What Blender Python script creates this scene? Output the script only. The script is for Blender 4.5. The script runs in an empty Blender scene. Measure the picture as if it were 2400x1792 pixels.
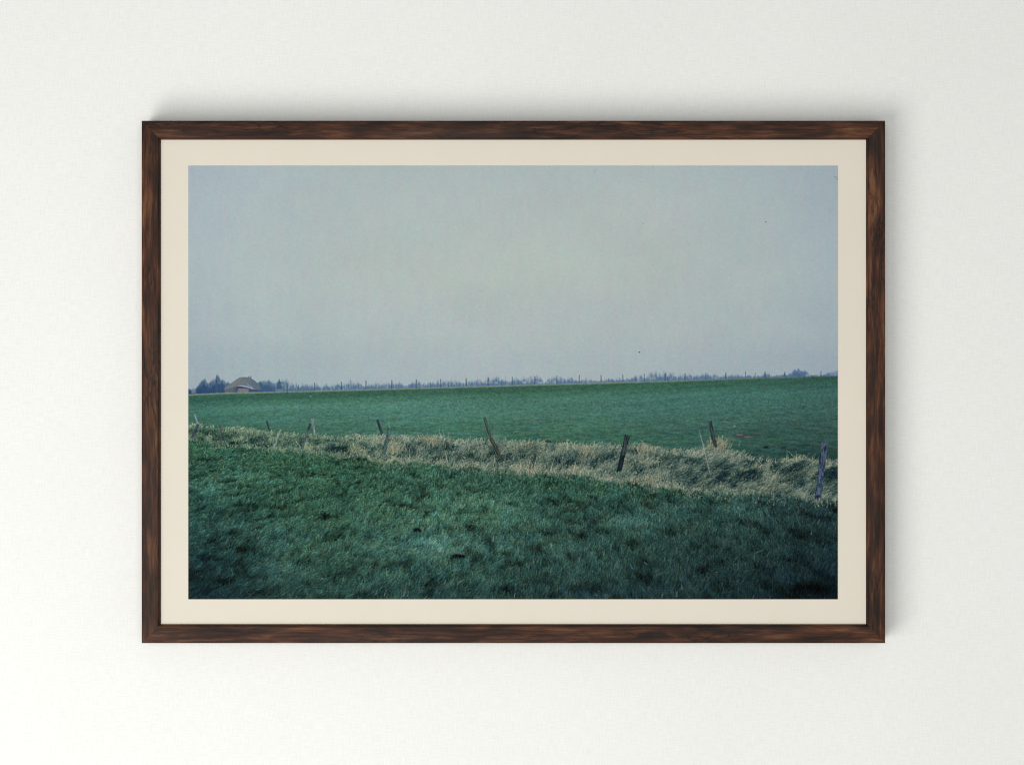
import bpy, bmesh, math
import numpy as np
from mathutils import Vector

scene = bpy.context.scene
C = scene.collection

# ------------------------------------------------------------------ scale
# The photograph is 2400 x 1792 points wide and high; at the front face of the frame one point is 0.4 mm.
DIST = 2.0            # camera to the front face of the frame
PT = 0.0004
FRONT = 0.030         # front face of the frame, out from the wall (the wall is the plane y = 0, the room is at y < 0)
MAT_Y = 0.0255        # surface of the mat board
def at(px, py, depth):          # a point of the photograph on a plane `depth` metres out from the wall
    k = PT * (DIST + FRONT - depth) / DIST
    return Vector(((px - 1200) * k, -depth, (896 - py) * k + 1.5))

# ------------------------------------------------------------------ camera
cam = bpy.data.objects.new('camera', bpy.data.cameras.new('camera'))
C.objects.link(cam)
cam.location = (0, -(DIST + FRONT), 1.5)
cam.rotation_euler = (math.radians(90), 0, 0)
cam.data.sensor_width = 36
cam.data.lens = 36 * DIST / (2400 * PT)
cam.data.clip_end = 50
scene.camera = cam

# ------------------------------------------------------------------ light
world = bpy.data.worlds.new('World')
scene.world = world
world.use_nodes = True
bg = world.node_tree.nodes['Background']
bg.inputs[0].default_value = (0.99, 0.995, 0.965, 1)
bg.inputs[1].default_value = 0.28

def area(name, loc, target, size, power, color):
    l = bpy.data.lights.new(name, 'AREA')
    l.shape = 'RECTANGLE'; l.size, l.size_y = size
    l.energy = power; l.color = color
    o = bpy.data.objects.new(name, l); C.objects.link(o)
    o.location = loc
    o.rotation_euler = (Vector(target) - Vector(loc)).to_track_quat('-Z', 'Y').to_euler()
    return o
area('key_light', (-1.32, -2.0, 0.30), (0, 0, 1.5), (1.6, 1.6), 47.0, (1.0, 0.98, 0.955))  # unseen soft key from lower left; throws the frame's shadow up and right
area('fill_light', (0.1, -3.6, 1.4), (0, 0, 1.5), (1.9, 1.6), 50.0, (0.99, 0.995, 0.97))  # added frontal fill from the camera side, no such source in view

scene.cycles.filter_width = 1.1
scene.view_settings.view_transform = 'Standard'
scene.view_settings.look = 'None'
scene.view_settings.exposure = 0
scene.view_settings.gamma = 1
scene.view_settings.use_curve_mapping = False

# ------------------------------------------------------------------ helpers
def tag(o, label=None, cat=None, kind=None, group=None):
    for k, v in (('label', label), ('category', cat), ('kind', kind), ('group', group)):
        if v: o[k] = v
    return o

def obj(name, me, mat, parent=None):
    o = bpy.data.objects.new(name, me)
    C.objects.link(o)
    if mat: me.materials.append(mat)
    if parent: o.parent = parent
    return o

class Nodes:
    def __init__(self, name):
        self.m = bpy.data.materials.new(name); self.m.use_nodes = True
        self.t = self.m.node_tree
        self.b = self.t.nodes['Principled BSDF']
    def n(self, kind, props=None, **inp):
        nd = self.t.nodes.new(kind)
        for k, v in (props or {}).items(): setattr(nd, k, v)
        for k, v in inp.items():
            self.set(nd.inputs[k.replace('_', ' ')], v)
        return nd
    def set(self, sock, v):
        if isinstance(v, bpy.types.NodeSocket): self.t.links.new(v, sock)
        else: sock.default_value = v
    def math(self, op, a, b=0.0, clamp=False):
        nd = self.t.nodes.new('ShaderNodeMath'); nd.operation = op; nd.use_clamp = clamp
        self.set(nd.inputs[0], a); self.set(nd.inputs[1], b)
        return nd.outputs[0]
    def noise(self, vec, scale, detail=3.0, rough=0.5, dist=0.0):
        nd = self.n('ShaderNodeTexNoise', Vector=vec, Scale=scale, Detail=detail, Roughness=rough, Distortion=dist)
        return nd.outputs['Fac']
    def mapping(self, vec, scale=(1, 1, 1), loc=(0, 0, 0)):
        nd = self.n('ShaderNodeMapping', Vector=vec, Scale=scale, Location=loc)
        return nd.outputs['Vector']
    def ramp(self, fac, stops):
        nd = self.t.nodes.new('ShaderNodeValToRGB'); self.set(nd.inputs[0], fac)
        e = nd.color_ramp.elements
        while len(e) < len(stops): e.new(0.5)
        for i, (p, c) in enumerate(stops):
            e[i].position = p; e[i].color = (*c, 1)
        return nd.outputs['Color']
    def mix(self, fac, a, b, mode='MIX'):
        nd = self.t.nodes.new('ShaderNodeMix'); nd.data_type = 'RGBA'; nd.blend_type = mode
        self.set(nd.inputs[0], fac)
        for s, v in ((nd.inputs[6], a), (nd.inputs[7], b)):
            if isinstance(v, tuple) and len(v) == 3: v = (*v, 1)
            self.set(s, v)
        return nd.outputs[2]
    def bump(self, height, strength, distance):
        nd = self.n('ShaderNodeBump', Height=height, Strength=strength, Distance=distance)
        self.t.links.new(nd.outputs[0], self.b.inputs['Normal'])
    def objco(self):
        return self.n('ShaderNodeTexCoord').outputs['Object']

# ------------------------------------------------------------------ materials
def wall_material():
    k = Nodes('wall_paint'); co = k.objco()
    cloud = k.noise(co, 4.0, 4, .55)
    weft = k.noise(k.mapping(co, (90, 1, 1300)), 1.0, 2, .6)
    warp = k.noise(k.mapping(co, (1300, 1, 90)), 1.0, 2, .6)
    grain = k.noise(co, 1500, 2, .6)
    base = k.mix(cloud, (0.815, 0.82, 0.80), (0.88, 0.885, 0.868))
    tint = k.noise(k.mapping(co, (1, 1, 1), (3, 7, 5)), 26, 3, .6)
    base = k.mix(k.math('MULTIPLY', k.math('SUBTRACT', tint, .45, True), .5), base, (0.81, 0.84, 0.84))
    th = k.math('MULTIPLY', k.math('ADD', k.math('ADD', weft, warp), grain), .333)
    base = k.mix(k.math('MULTIPLY', k.math('SUBTRACT', .57, th, True), 1.5), base, (0.55, 0.55, 0.53))
    k.set(k.b.inputs['Base Color'], base)
    k.b.inputs['Roughness'].default_value = .85
    k.b.inputs['Specular IOR Level'].default_value = .2
    k.bump(th, .28, .0006)
    return k.m

def mat_material():
    k = Nodes('mat_board_paper'); co = k.objco()
    cloud = k.noise(co, 18, 4, .6)
    base = k.mix(cloud, (0.690, 0.645, 0.553), (0.730, 0.672, 0.588))
    blot = k.noise(k.mapping(co, (1, 1, 1), (5, 2, 9)), 55, 3, .6)
    base = k.mix(k.math('MULTIPLY', k.math('SUBTRACT', blot, .5, True), .9), base, (0.685, 0.690, 0.550))
    g = k.noise(co, 1300, 2, .7)
    base = k.mix(k.math('MULTIPLY', k.math('SUBTRACT', .55, g, True), .9), base, (0.56, 0.52, 0.42))
    k.set(k.b.inputs['Base Color'], base)
    k.b.inputs['Roughness'].default_value = .9
    k.b.inputs['Specular IOR Level'].default_value = .15
    k.bump(g, .2, .0003)
    return k.m

def print_material():
    k = Nodes('printed_photograph_paper'); co = k.objco()
    ink = k.n('ShaderNodeVertexColor', {'layer_name': 'ink'}).outputs['Color']
    g = k.noise(co, 1200, 2, .7)
    linen = k.noise(k.mapping(co, (110, 1, 1000)), 1.0, 2, .5)
    f = k.math('ADD', .92, k.math('MULTIPLY', k.math('ADD', g, linen), .07))
    v = k.n('ShaderNodeVectorMath', {'operation': 'SCALE'}, Vector=ink, Scale=f).outputs[0]
    k.set(k.b.inputs['Base Color'], v)
    k.b.inputs['Roughness'].default_value = .9
    k.b.inputs['Specular IOR Level'].default_value = .02
    k.bump(g, .15, .0002)
    return k.m

def wood_material():
    k = Nodes('dark_stained_walnut')
    info = k.n('ShaderNodeObjectInfo')
    shift = k.n('ShaderNodeVectorMath', {'operation': 'SCALE'}, Vector=info.outputs['Color'], Scale=7.0).outputs[0]
    co = k.n('ShaderNodeVectorMath', {'operation': 'ADD'}, **{'Vector': k.objco()}).outputs[0]
    addn = co.node; k.t.links.new(shift, addn.inputs[1])
    # slow wander of the grain along the length of the rail
    wob = k.noise(k.mapping(co, (9, 30, 30)), 1.0, 2, .5)
    wv = k.n('ShaderNodeCombineXYZ', X=0.0, Y=k.math('MULTIPLY', k.math('SUBTRACT', wob, .5), .010), Z=0.0).outputs[0]
    cw = k.n('ShaderNodeVectorMath', {'operation': 'ADD'}, Vector=co); k.t.links.new(wv, cw.inputs[1]); cw = cw.outputs[0]
    patch = k.noise(k.mapping(cw, (17, 100, 50)), 1.0, 3, .55)
    band = k.noise(k.mapping(cw, (26, 360, 180)), 1.0, 4, .65)
    fibre = k.noise(k.mapping(cw, (60, 1700, 900)), 1.0, 3, .65)
    pore = k.noise(k.mapping(cw, (45, 900, 500), (2, 5, 1)), 1.0, 2, .5)
    tone = k.math('ADD', k.math('MULTIPLY', patch, .52), k.math('ADD', k.math('MULTIPLY', band, .44), k.math('MULTIPLY', fibre, .12)))
    col = k.ramp(tone, [(.36, (0.005, 0.003, 0.002)), (.45, (0.016, 0.0066, 0.0042)), (.53, (0.036, 0.0128, 0.0065)), (.60, (0.078, 0.0285, 0.0125)), (.69, (0.150, 0.066, 0.028))])
    hue = k.noise(k.mapping(co, (5, 25, 25), (9, 3, 4)), 1.0, 2, .5)
    col = k.mix(k.math('MULTIPLY', k.math('SUBTRACT', hue, .48, True), 3.0, True), col, k.mix(.5, col, (0.040, 0.028, 0.022)))
    red = k.noise(k.mapping(cw, (8, 200, 100), (1, 8, 3)), 1.0, 3, .6)
    col = k.mix(k.math('MULTIPLY', k.math('SUBTRACT', red, .55, True), 3.0, True), col, (0.070, 0.017, 0.008))
    col = k.mix(k.math('MULTIPLY', k.math('SUBTRACT', .36, pore, True), 7.0, True), col, (0.006, 0.003, 0.002))
    # dark figure lines: thin wandering veins, gathered here and there
    vn_ = k.noise(k.mapping(cw, (11, 75, 40), (4, 1, 7)), 1.0, 4, .6, .4)
    vein = k.math('SUBTRACT', 1.0, k.math('MULTIPLY', k.math('ABSOLUTE', k.math('SUBTRACT', vn_, .5)), 42.0), True)
    gather = k.math('MULTIPLY', k.math('SUBTRACT', k.noise(k.mapping(co, (7, 12, 12), (2, 9, 5)), 1.0, 2, .5), .42, True), 6.0, True)
    col = k.mix(k.math('MULTIPLY', k.math('MULTIPLY', vein, gather), .85), col, (0.006, 0.0032, 0.0022))
    k.set(k.b.inputs['Base Color'], col)
    k.set(k.b.inputs['Roughness'], k.math('ADD', .42, k.math('MULTIPLY', fibre, .25)))
    k.b.inputs['Specular IOR Level'].default_value = .18
    k.bump(k.math('ADD', fibre, k.math('MULTIPLY', band, .6)), .35, .0004)
    return k.m

RAIL_SEEDS = [(.11, .52, .83, 1), (.37, .21, .64, 1), (.73, .91, .15, 1), (.58, .06, .42, 1)]
INK_GAIN = np.array((1.02, 1.02, 0.985))      # paper reflectance for a display value under this light


# ------------------------------------------------------------------ the printed landscape
# Coordinates inside the printed picture: PX0..PX1 across, PY0..PY1 down.
PX0, PX1, PY0, PY1 = 441.3, 1963.5, 388.8, 1403.5
PW, PH = 2028, 1352                    # working raster, halved at the end
PS = PW / (PX1 - PX0)


def paint_print(seed=11):
    rng = np.random.default_rng(seed)
    yy, xx = np.mgrid[0:PH, 0:PW].astype(np.float32)
    sx = xx / PS + PX0
    sy = yy / PS + PY0
    tables = [np.random.default_rng(100 + i).random((256, 256)).astype(np.float32) for i in range(6)]

    def vn(u, v, k=0):                 # smooth value noise, 0..1
        T = tables[k % 6]
        iu = np.floor(u).astype(np.int64); iv = np.floor(v).astype(np.int64)
        fu = u - iu; fv = v - iv
        fu = fu * fu * (3 - 2 * fu); fv = fv * fv * (3 - 2 * fv)
        a = T[iv & 255, iu & 255]; b = T[iv & 255, (iu + 1) & 255]
        c = T[(iv + 1) & 255, iu & 255]; d = T[(iv + 1) & 255, (iu + 1) & 255]
        return (a * (1 - fu) + b * fu) * (1 - fv) + (c * (1 - fu) + d * fu) * fv

    def fbm(u, v, k=0, o=3):
        s = 0; a = .5; t = 0
        for i in range(o):
            s = s + a * vn(u * 2 ** i + 17.3 * i, v * 2 ** i + 9.1 * i, k + i); t += a; a *= .55
        return s / t

    def grid(xs, ys, cols, X, Y):      # bilinear colour map over control points
        cols = np.asarray(cols, np.float32)
        xs = np.asarray(xs, np.float32); ys = np.asarray(ys, np.float32)
        i = np.clip(np.searchsorted(xs, X) - 1, 0, len(xs) - 2); j = np.clip(np.searchsorted(ys, Y) - 1, 0, len(ys) - 2)
        fx = np.clip((X - xs[i]) / (xs[i + 1] - xs[i]), 0, 1)[..., None]
        fy = np.clip((Y - ys[j]) / (ys[j + 1] - ys[j]), 0, 1)[..., None]
        fx = fx * fx * (3 - 2 * fx); fy = fy * fy * (3 - 2 * fy)
        return (cols[j, i] * (1 - fx) + cols[j, i + 1] * fx) * (1 - fy) + (cols[j + 1, i] * (1 - fx) + cols[j + 1, i + 1] * fx) * fy

    def curve(pts):
        p = np.asarray(pts, np.float32)
        return lambda x: np.interp(x, p[:, 0], p[:, 1])

    def mix(dst, m, col):
        m = m[..., None]
        dst += (np.asarray(col, np.float32) - dst) * m

    horizon = curve([(440, 923.5), (522, 920), (665, 917), (830, 912.5), (1000, 908), (1200, 902.2), (1380, 897), (1580, 891.5), (1770, 885), (1964, 880)])
    ditch_top = curve([(440, 997), (460, 995), (480, 998), (520, 1004), (540, 1003), (560, 1002), (580, 1007), (600, 1010), (640, 1016), (700, 1021), (760, 1024), (800, 1027), (830, 1023), (870, 1026), (910, 1021),
                       (925, 1023), (960, 1028), (1010, 1028), (1030, 1026), (1060, 1034), (1110, 1034), (1160, 1033), (1200, 1040), (1240, 1036), (1280, 1041), (1320, 1043), (1350, 1047), (1400, 1044),
                       (1440, 1048), (1470, 1048), (1500, 1046), (1530, 1051), (1560, 1057), (1600, 1056), (1640, 1050), (1665, 1044), (1680, 1045), (1700, 1058), (1740, 1068), (1780, 1077),
                       (1820, 1080), (1860, 1072), (1890, 1072), (1920, 1084), (1964, 1081)])
    ditch_bot = curve([(440, 1033), (480, 1038), (530, 1046), (600, 1051), (650, 1054), (700, 1057), (760, 1065), (800, 1068), (850, 1076), (900, 1085), (950, 1086), (1000, 1089), (1060, 1095), (1100, 1098),
                       (1180, 1103), (1250, 1111), (1300, 1110), (1360, 1118), (1420, 1126), (1480, 1134), (1540, 1146), (1600, 1154), (1660, 1156), (1720, 1162), (1800, 1166), (1860, 1172), (1964, 1178)])

    db0 = ditch_bot
    T1 = tables[1]
    def wob(x, s, row):
        u = np.asarray(x, np.float32) / s; i = np.floor(u).astype(np.int64); f = u - i; f = f * f * (3 - 2 * f)
        return T1[row, i & 255] * (1 - f) + T1[row, (i + 1) & 255] * f - .5
    ditch_bot = lambda x: db0(x) + wob(x, 23, 7) * 10 + wob(x, 7, 19) * 6
    # ---------------------------------------------------------------- sky
    gx = [440, 640, 900, 1200, 1500, 1760, 1964]
    im = np.array((1., .4, -2.), np.float32) + grid(gx, [388, 500, 640, 760, 860, 925],
              [[(160, 174, 183), (166, 180, 185), (168, 181, 183), (168, 181, 183), (168, 181, 184), (166, 180, 185), (158, 173, 182)],
               [(162, 176, 183), (168, 181, 184), (170, 183, 183), (171, 183, 182), (171, 183, 182), (168, 181, 184), (160, 175, 183)],
               [(163, 177, 182), (168, 181, 182), (171, 183, 181), (172, 184, 181), (172, 184, 182), (169, 182, 184), (162, 177, 183)],
               [(158, 172, 178), (163, 177, 180), (167, 180, 181), (169, 181, 181), (168, 180, 182), (166, 179, 183), (159, 174, 181)],
               [(150, 166, 174), (154, 171, 176), (160, 174, 179), (162, 175, 180), (160, 174, 179), (158, 173, 180), (152, 167, 178)],
               [(147, 163, 172), (150, 167, 174), (156, 171, 178), (158, 172, 178), (156, 170, 177), (154, 169, 177), (148, 165, 177)]], sx, sy).astype(np.float32)
    im += ((fbm(sx / 190, sy / 120, 3) - .5) * 7)[..., None]
    im[..., 1] += (fbm(sx / 14, sy / 34, 1, 2) - .5) * 5; im[..., 0] += (fbm(sx / 11, sy / 40, 3, 2) - .5) * 6
    hz = horizon(sx)

    # ---------------------------------------------------------------- bare trees along the horizon
    th = curve([(442, 12), (452, 10), (460, 15), (464, 19), (469, 25), (475, 30), (481, 32), (487, 29), (493, 30), (499, 31), (504, 35), (509, 38), (514, 35), (519, 29), (527, 26), (535, 24), (545, 14), (600, 16), (608, 24), (618, 29), (624, 24), (632, 26),
                (645, 23), (654, 29), (661, 25), (672, 27), (682, 22), (692, 17), (702, 17), (715, 20), (728, 12), (742, 17), (752, 10), (768, 15), (790, 17), (802, 15), (815, 20), (830, 22), (845, 19), (852, 9), (870, 14), (900, 16),
                (925, 15), (940, 20), (946, 8), (962, 13), (985, 18), (998, 10), (1012, 16), (1040, 16), (1060, 19), (1080, 12), (1100, 14), (1120, 17), (1150, 18), (1160, 22), (1178, 20), (1195, 13), (1220, 18), (1245, 22), (1268, 20),
                (1276, 8), (1290, 18), (1316, 20), (1325, 14), (1336, 17), (1350, 8), (1380, 10), (1400, 6), (1420, 12), (1435, 9), (1450, 9), (1465, 10), (1482, 13), (1500, 17), (1512, 10), (1522, 19), (1535, 20), (1560, 23), (1580, 20),
                (1586, 8), (1592, 15), (1610, 16), (1622, 12), (1650, 13), (1666, 14), (1685, 9), (1702, 10), (1718, 11), (1736, 10), (1760, 7), (1785, 7), (1792, 12), (1800, 8), (1815, 6), (1842, 7), (1850, 10), (1857, 16), (1864, 19), (1878, 20),
                (1883, 14), (1893, 10), (1900, 4), (1914, 5), (1930, 6), (1940, 9), (1952, 13), (1964, 15)])
    hgt = th(sx[0]).astype(np.float32)
    hgt = hgt * np.where(sx[0] < 690, .84 + .34 * vn(sx[0] / 4.5, sx[0] * 0 + 2.2, 2), (.66 + .55 * vn(sx[0] / 3.1, sx[0] * 0 + 2.2, 2)) * (.85 + .35 * vn(sx[0] / 9, sx[0] * 0 + 7.7, 4)))
    up = hz - sy                                            # height above the field edge
    rel = np.clip(up / np.maximum(hgt[None, :], 1), -1, 3)
    twig = .5 * vn(sx / 1.7, sy / 8, 5) + .5 * fbm(sx / 6.5, sy / 5.5, 2, 2)
    near_left = np.clip((690 - sx) / 60, 0, 1)
    clump = np.exp(-((sx - 1868) / 18) ** 2)
    solid = np.clip(near_left * 1.0 + clump, 0, .97)
    a = np.clip((1.06 - rel) * (1.9 + 3 * solid), 0, 1) * np.clip(.66 + .30 * solid + (twig - .47) * (1.8 - .9 * solid) + (.45 - rel) * .7, 0, 1)
    a *= (up > -2)
    tc = grid([440, 600, 700, 1000, 1500, 1840, 1870, 1964], [0, 1], [[(42, 68, 98), (54, 80, 110), (74, 102, 126), (80, 106, 132), (80, 107, 133), (80, 106, 132), (74, 100, 134), (84, 108, 142)]] * 2, sx, sy * 0)
    tc = tc * (.86 + .3 * twig)[..., None]
    im += (tc - im) * a[..., None]
    # conifers among them
    for cx, hh, w in [(655, 31, 9), (1792, 15, 4), (1802, 10, 3), (1838, 14, 4), (1700, 15, 3), (508, 43, 4)]:
        base = float(horizon(cx))
        t = (base - sy) / hh
        jag = .75 + .5 * vn(sx * 0 + cx, sy / 2.0, 1)
        m = np.clip((w * (1 - t) * jag - np.abs(sx - cx)) / 1.4 + .5, 0, 1) * (t > 0) * (t < 1) * .8
        mix(im, m, (54, 82, 108) if cx < 900 else (74, 100, 126))

    def poly(pts, col, soft=.7, op=1.):
        p = np.asarray(pts, np.float32)
        x0, x1 = p[:, 0].min() - 4, p[:, 0].max() + 4; y0, y1 = p[:, 1].min() - 4, p[:, 1].max() + 4
        i0, i1 = [int(np.clip((v - PY0) * PS, 0, PH)) for v in (y0, y1)]; j0, j1 = [int(np.clip((v - PX0) * PS, 0, PW)) for v in (x0, x1)]
        if i1 <= i0 or j1 <= j0: return None
        X = sx[i0:i1, j0:j1]; Y = sy[i0:i1, j0:j1]
        ins = np.zeros(X.shape, bool); dist = np.full(X.shape, 1e9, np.float32)
        for k in range(len(p)):
            ax, ay = p[k]; bx, by = p[(k + 1) % len(p)]
            c = ((ay > Y) != (by > Y)) & (X < (bx - ax) * (Y - ay) / (by - ay + 1e-9) + ax)
            ins ^= c
            t = np.clip(((X - ax) * (bx - ax) + (Y - ay) * (by - ay)) / ((bx - ax) ** 2 + (by - ay) ** 2 + 1e-9), 0, 1)
            dist = np.minimum(dist, np.hypot(X - ax - t * (bx - ax), Y - ay - t * (by - ay)))
        sd = np.where(ins, dist, -dist)
        m = np.clip(sd / soft + .5, 0, 1) * op
        view = im[i0:i1, j0:j1]
        if callable(col): view += (col(X, Y) - view) * m[..., None]
        else: mix(view, m, col)

    # ---------------------------------------------------------------- thatched farmhouse
    def thatch(X, Y):
        t = np.clip((X - 560) / 45, 0, 1)[..., None]
        c = np.array((107, 113, 117), np.float32) * (1 - t) + np.array((84, 103, 115), np.float32) * t
        return c + ((fbm(X / 2.5 + Y / 3, Y / 5, 2) - .5) * 18)[..., None]
    poly([(526, 911), (546, 908), (556, 905), (557, 920), (527, 920)], (84, 96, 108))                     # shaded wall
    poly([(552, 904), (600, 911), (607, 918), (552, 919)], (64, 74, 98))
    poly([(559, 909), (572, 909.5), (583, 911), (583, 919), (556, 919)], lambda X, Y: np.array((110, 112, 112), np.float32) + ((vn(X / 2, Y / 2, 1) - .5) * 20)[..., None])
    poly([(524, 911.5), (536, 901), (548, 893), (561.5, 883.6), (573, 883.0), (585, 883.6), (596, 890.5), (606, 899), (614, 907), (614, 914), (598, 912), (590, 909), (578, 904), (566, 902.5), (556, 905), (546, 907.5), (530, 911)], thatch)
    poly([(557, 904.6), (568, 902.2), (580, 904), (592, 909), (600, 911.5), (590, 911), (578, 907), (566, 905)], (128, 150, 178))  # pale eave
    poly([(556, 906), (566, 905), (575, 907), (574, 909), (558, 909)], (48, 62, 86))
    poly([(577.5, 898.5), (580, 898.5), (594, 909), (591, 909)], (150, 148, 148), .9, .8)
    poly([(582, 881), (584, 881), (584.5, 885), (582, 885)], (80, 94, 112)); poly([(587, 880.5), (589, 880.5), (589.5, 886), (587, 885)], (74, 90, 108))
    poly([(646, 911), (664, 911), (664, 917), (646, 917)], (118, 130, 142), 1.2, .6)
    poly([(449, 909), (459, 909), (459, 921), (449, 921)], (132, 138, 150), 1.5, .6)
    poly([(1888, 876), (1894, 876), (1894, 882), (1888, 882)], (150, 160, 175), 1.2, .6)

    # ---------------------------------------------------------------- far field
    d = sy - hz
    field = d > 0
    fc = grid([440, 700, 1000, 1300, 1600, 1964], [0, 14, 23, 36, 62, 95, 130, 200],
              [[(56, 98, 82)] * 4 + [(54, 98, 80), (48, 90, 78)],
               [(48, 94, 80), (52, 98, 80), (56, 100, 82), (56, 100, 80), (54, 98, 80), (50, 92, 80)],
               [(56, 106, 90), (62, 112, 94), (66, 116, 98), (64, 112, 94), (60, 108, 94), (54, 98, 88)],
               [(66, 118, 104), (71, 123, 107), (74, 126, 110), (70, 120, 104), (66, 116, 104), (60, 106, 98)],
               [(58, 108, 93), (66, 118, 101), (70, 124, 108), (68, 118, 102), (64, 114, 102), (58, 104, 94)],
               [(50, 98, 80), (57, 106, 87), (62, 116, 96), (62, 114, 94), (60, 110, 94), (54, 98, 86)],
               [(49, 95, 78), (53, 101, 82), (54, 108, 86), (54, 106, 84), (52, 102, 84), (46, 90, 78)],
               [(44, 90, 72), (44, 90, 72), (44, 92, 72), (44, 90, 72), (40, 84, 70), (34, 70, 62)]], sx, d)
    fc = fc * np.array((1.02, .94, .945), np.float32) + np.clip((d - 45) / 70, 0, 1)[..., None] * np.array((3, -4, 0), np.float32)
    dep = np.maximum(sy - 868 + (sx - 1964) * .012, 6)
    un = (sx - 1200 - (sy - 900) * .6) * 24 / dep; vv = 5200 / dep
    n1 = fbm(un / 3.2, vv * 1.3, 0, 3); n2 = fbm(sx / 5.5, sy / 1.9, 3, 2); n3 = vn(sx / 1.5, sy / 1.1, 5)
    amp = np.clip(d / 110, .25, 1)
    mod = 1 + (n1 - .5) * .38 * amp + (n2 - .5) * .24 * (.6 + .4 * amp) + (n3 - .5) * .30 + (vn(sx / 150, d / 6 + sx / 90, 2) - .5) * .10 + (fbm(sx / 7, sy / 5, 1, 2) - .5) * .14
    fcol = fc * mod[..., None]
    fcol[..., 0] += (vn(un / 1.2, vv, 2) - .5) * 14; fcol[..., 2] += (vn(un / 5, vv, 4) - .5) * 12
    mix(im, np.clip(d / 1.5 + .5, 0, 1), 0) if False else None
    m = np.clip(d / 1.2 + .5, 0, 1)[..., None]
    im += (fcol - im) * m
    pale = np.exp(-((d - 1.2) / 1.7) ** 2) * (.45 + .5 * fbm(sx / 6, sy / 4, 1, 2)) * np.interp(sx, [440, 1500, 1800, 1964], [.9, .85, .5, .15])
    mix(im, pale, (150, 154, 146))

    def spot(cx, cy, rx, ry, col, op=.9, rag=.5, k=1):
        i0, i1 = int(max((cy - ry * 2.2 - PY0) * PS, 0)), int(min((cy + ry * 2.2 - PY0) * PS, PH)); j0, j1 = int(max((cx - rx * 2.2 - PX0) * PS, 0)), int(min((cx + rx * 2.2 - PX0) * PS, PW))
        if i1 <= i0 or j1 <= j0: return
        X = sx[i0:i1, j0:j1]; Y = sy[i0:i1, j0:j1]
        r = np.hypot((X - cx) / rx, (Y - cy) / ry) + (fbm(X / (rx * .35), Y / (ry * .45), k, 2) - .5) * rag * 2
        mix(im[i0:i1, j0:j1], np.clip((1.1 - r) * 2.2, 0, 1) * op, col)

    for s in [(1290, 1034.5, 19, 2.3, (16, 32, 38), .9), (1324, 1034, 9, 2, (22, 44, 44), .8), (1235, 1030, 9, 2, (26, 56, 50), .7), (1250, 1009, 10, 1.8, (68, 92, 86), .6), (1655, 1026, 17, 3.2, (76, 92, 94), .6),
              (1740, 1021, 22, 6, (64, 68, 70), .92), (1732, 1018, 9, 2.2, (108, 108, 102), .7), (1752, 1023, 10, 2.0, (112, 112, 102), .65), (1774, 1019, 12, 2.8, (60, 66, 68), .88), (1720, 998, 6, 2.4, (104, 138, 124), .7), (1794, 1047, 6, 4, (14, 34, 36), .9),
              (1836, 1048, 8, 3, (30, 44, 46), .8), (1757, 1066, 7, 5, (16, 32, 36), .9), (1888, 1042, 12, 3, (26, 58, 54), .8), (1905, 1073, 14, 5, (18, 40, 40), .85), (1775, 1055, 12, 3, (26, 58, 52), .6), (1710, 1060, 10, 3, (24, 44, 44), .8), (1880, 1060, 16, 3, (30, 62, 56), .6),
              (1840, 1062, 16, 3, (28, 58, 52), .6), (1742, 950, 4, 1.6, (34, 78, 64), .8), (1093, 960, 5, 1.6, (46, 92, 76), .8), (932, 968, 5, 1.4, (46, 92, 72), .7), (1125, 992, 8, 1.4, (46, 88, 74), .5), (673, 919, 3, 1.2, (30, 56, 56), .9), (645, 919, 4, 1, (40, 66, 64), .7), (728, 928, 3, 1.4, (120, 140, 126), .8),
              (887, 929, 5, 1.6, (112, 138, 120), .6), (912, 952, 12, 1.8, (112, 150, 130), .5), (653, 954, 4, 1.4, (108, 146, 126), .6), (694, 952, 4, 1.4, (116, 156, 138), .6), (600, 977, 5, 1.6, (88, 124, 100), .6), (1178, 912, 3, 1, (100, 130, 120), .5), (1505, 962, 7, 2, (92, 130, 112), .5), (980, 1013, 12, 1.2, (110, 140, 124), .45)]:
        spot(*s)

    # ---------------------------------------------------------------- stroke painter: every stroke a bent, tapering blade
    def strokes(x, y, ln, ang, bend, c0, c1, width=1.0, K=26, op=None, y_order=True):
        """x, y root; ln length; ang degrees to the right of straight up; bend adds degrees along the blade."""
        o = np.argsort(y, kind='stable') if y_order else np.arange(len(x))
        x, y, ln, ang, bend, c0, c1 = [np.asarray(v, np.float32)[o] for v in (x, y, ln, ang, bend, c0, c1)]
        width = np.broadcast_to(np.asarray(width, np.float32), x.shape)[o] if np.ndim(width) else np.full(x.shape, width, np.float32)
        t = np.linspace(0, 1, K, dtype=np.float32)[None, :]
        A = np.deg2rad(ang[:, None] + bend[:, None] * t)
        stx = np.sin(A) * ln[:, None] / K; sty = -np.cos(A) * ln[:, None] / K
        qx = ((x[:, None] + np.cumsum(stx, 1)) - PX0) * PS; qy = ((y[:, None] + np.cumsum(sty, 1)) - PY0) * PS
        col = c0[:, None, :] * (1 - t[..., None]) + c1[:, None, :] * t[..., None]
        for off in (0, 1):
            ok = (width[:, None] * (1.15 - t) * PS > off * .95) & (qx + off >= 0) & (qx + off < PW) & (qy >= 0) & (qy < PH)
            ii = qy[ok].astype(np.int32); jj = (qx[ok] + off).astype(np.int32)
            im[ii, jj] = col[ok] if op is None else im[ii, jj] * (1 - op) + col[ok] * op

    # ---------------------------------------------------------------- ditch filled with dead grass
    dt = ditch_top(sx); db = ditch_bot(sx)
    tt = (sy - dt) / (db - dt)
    body = (tt > -.02) & (tt < 1.02)
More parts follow.
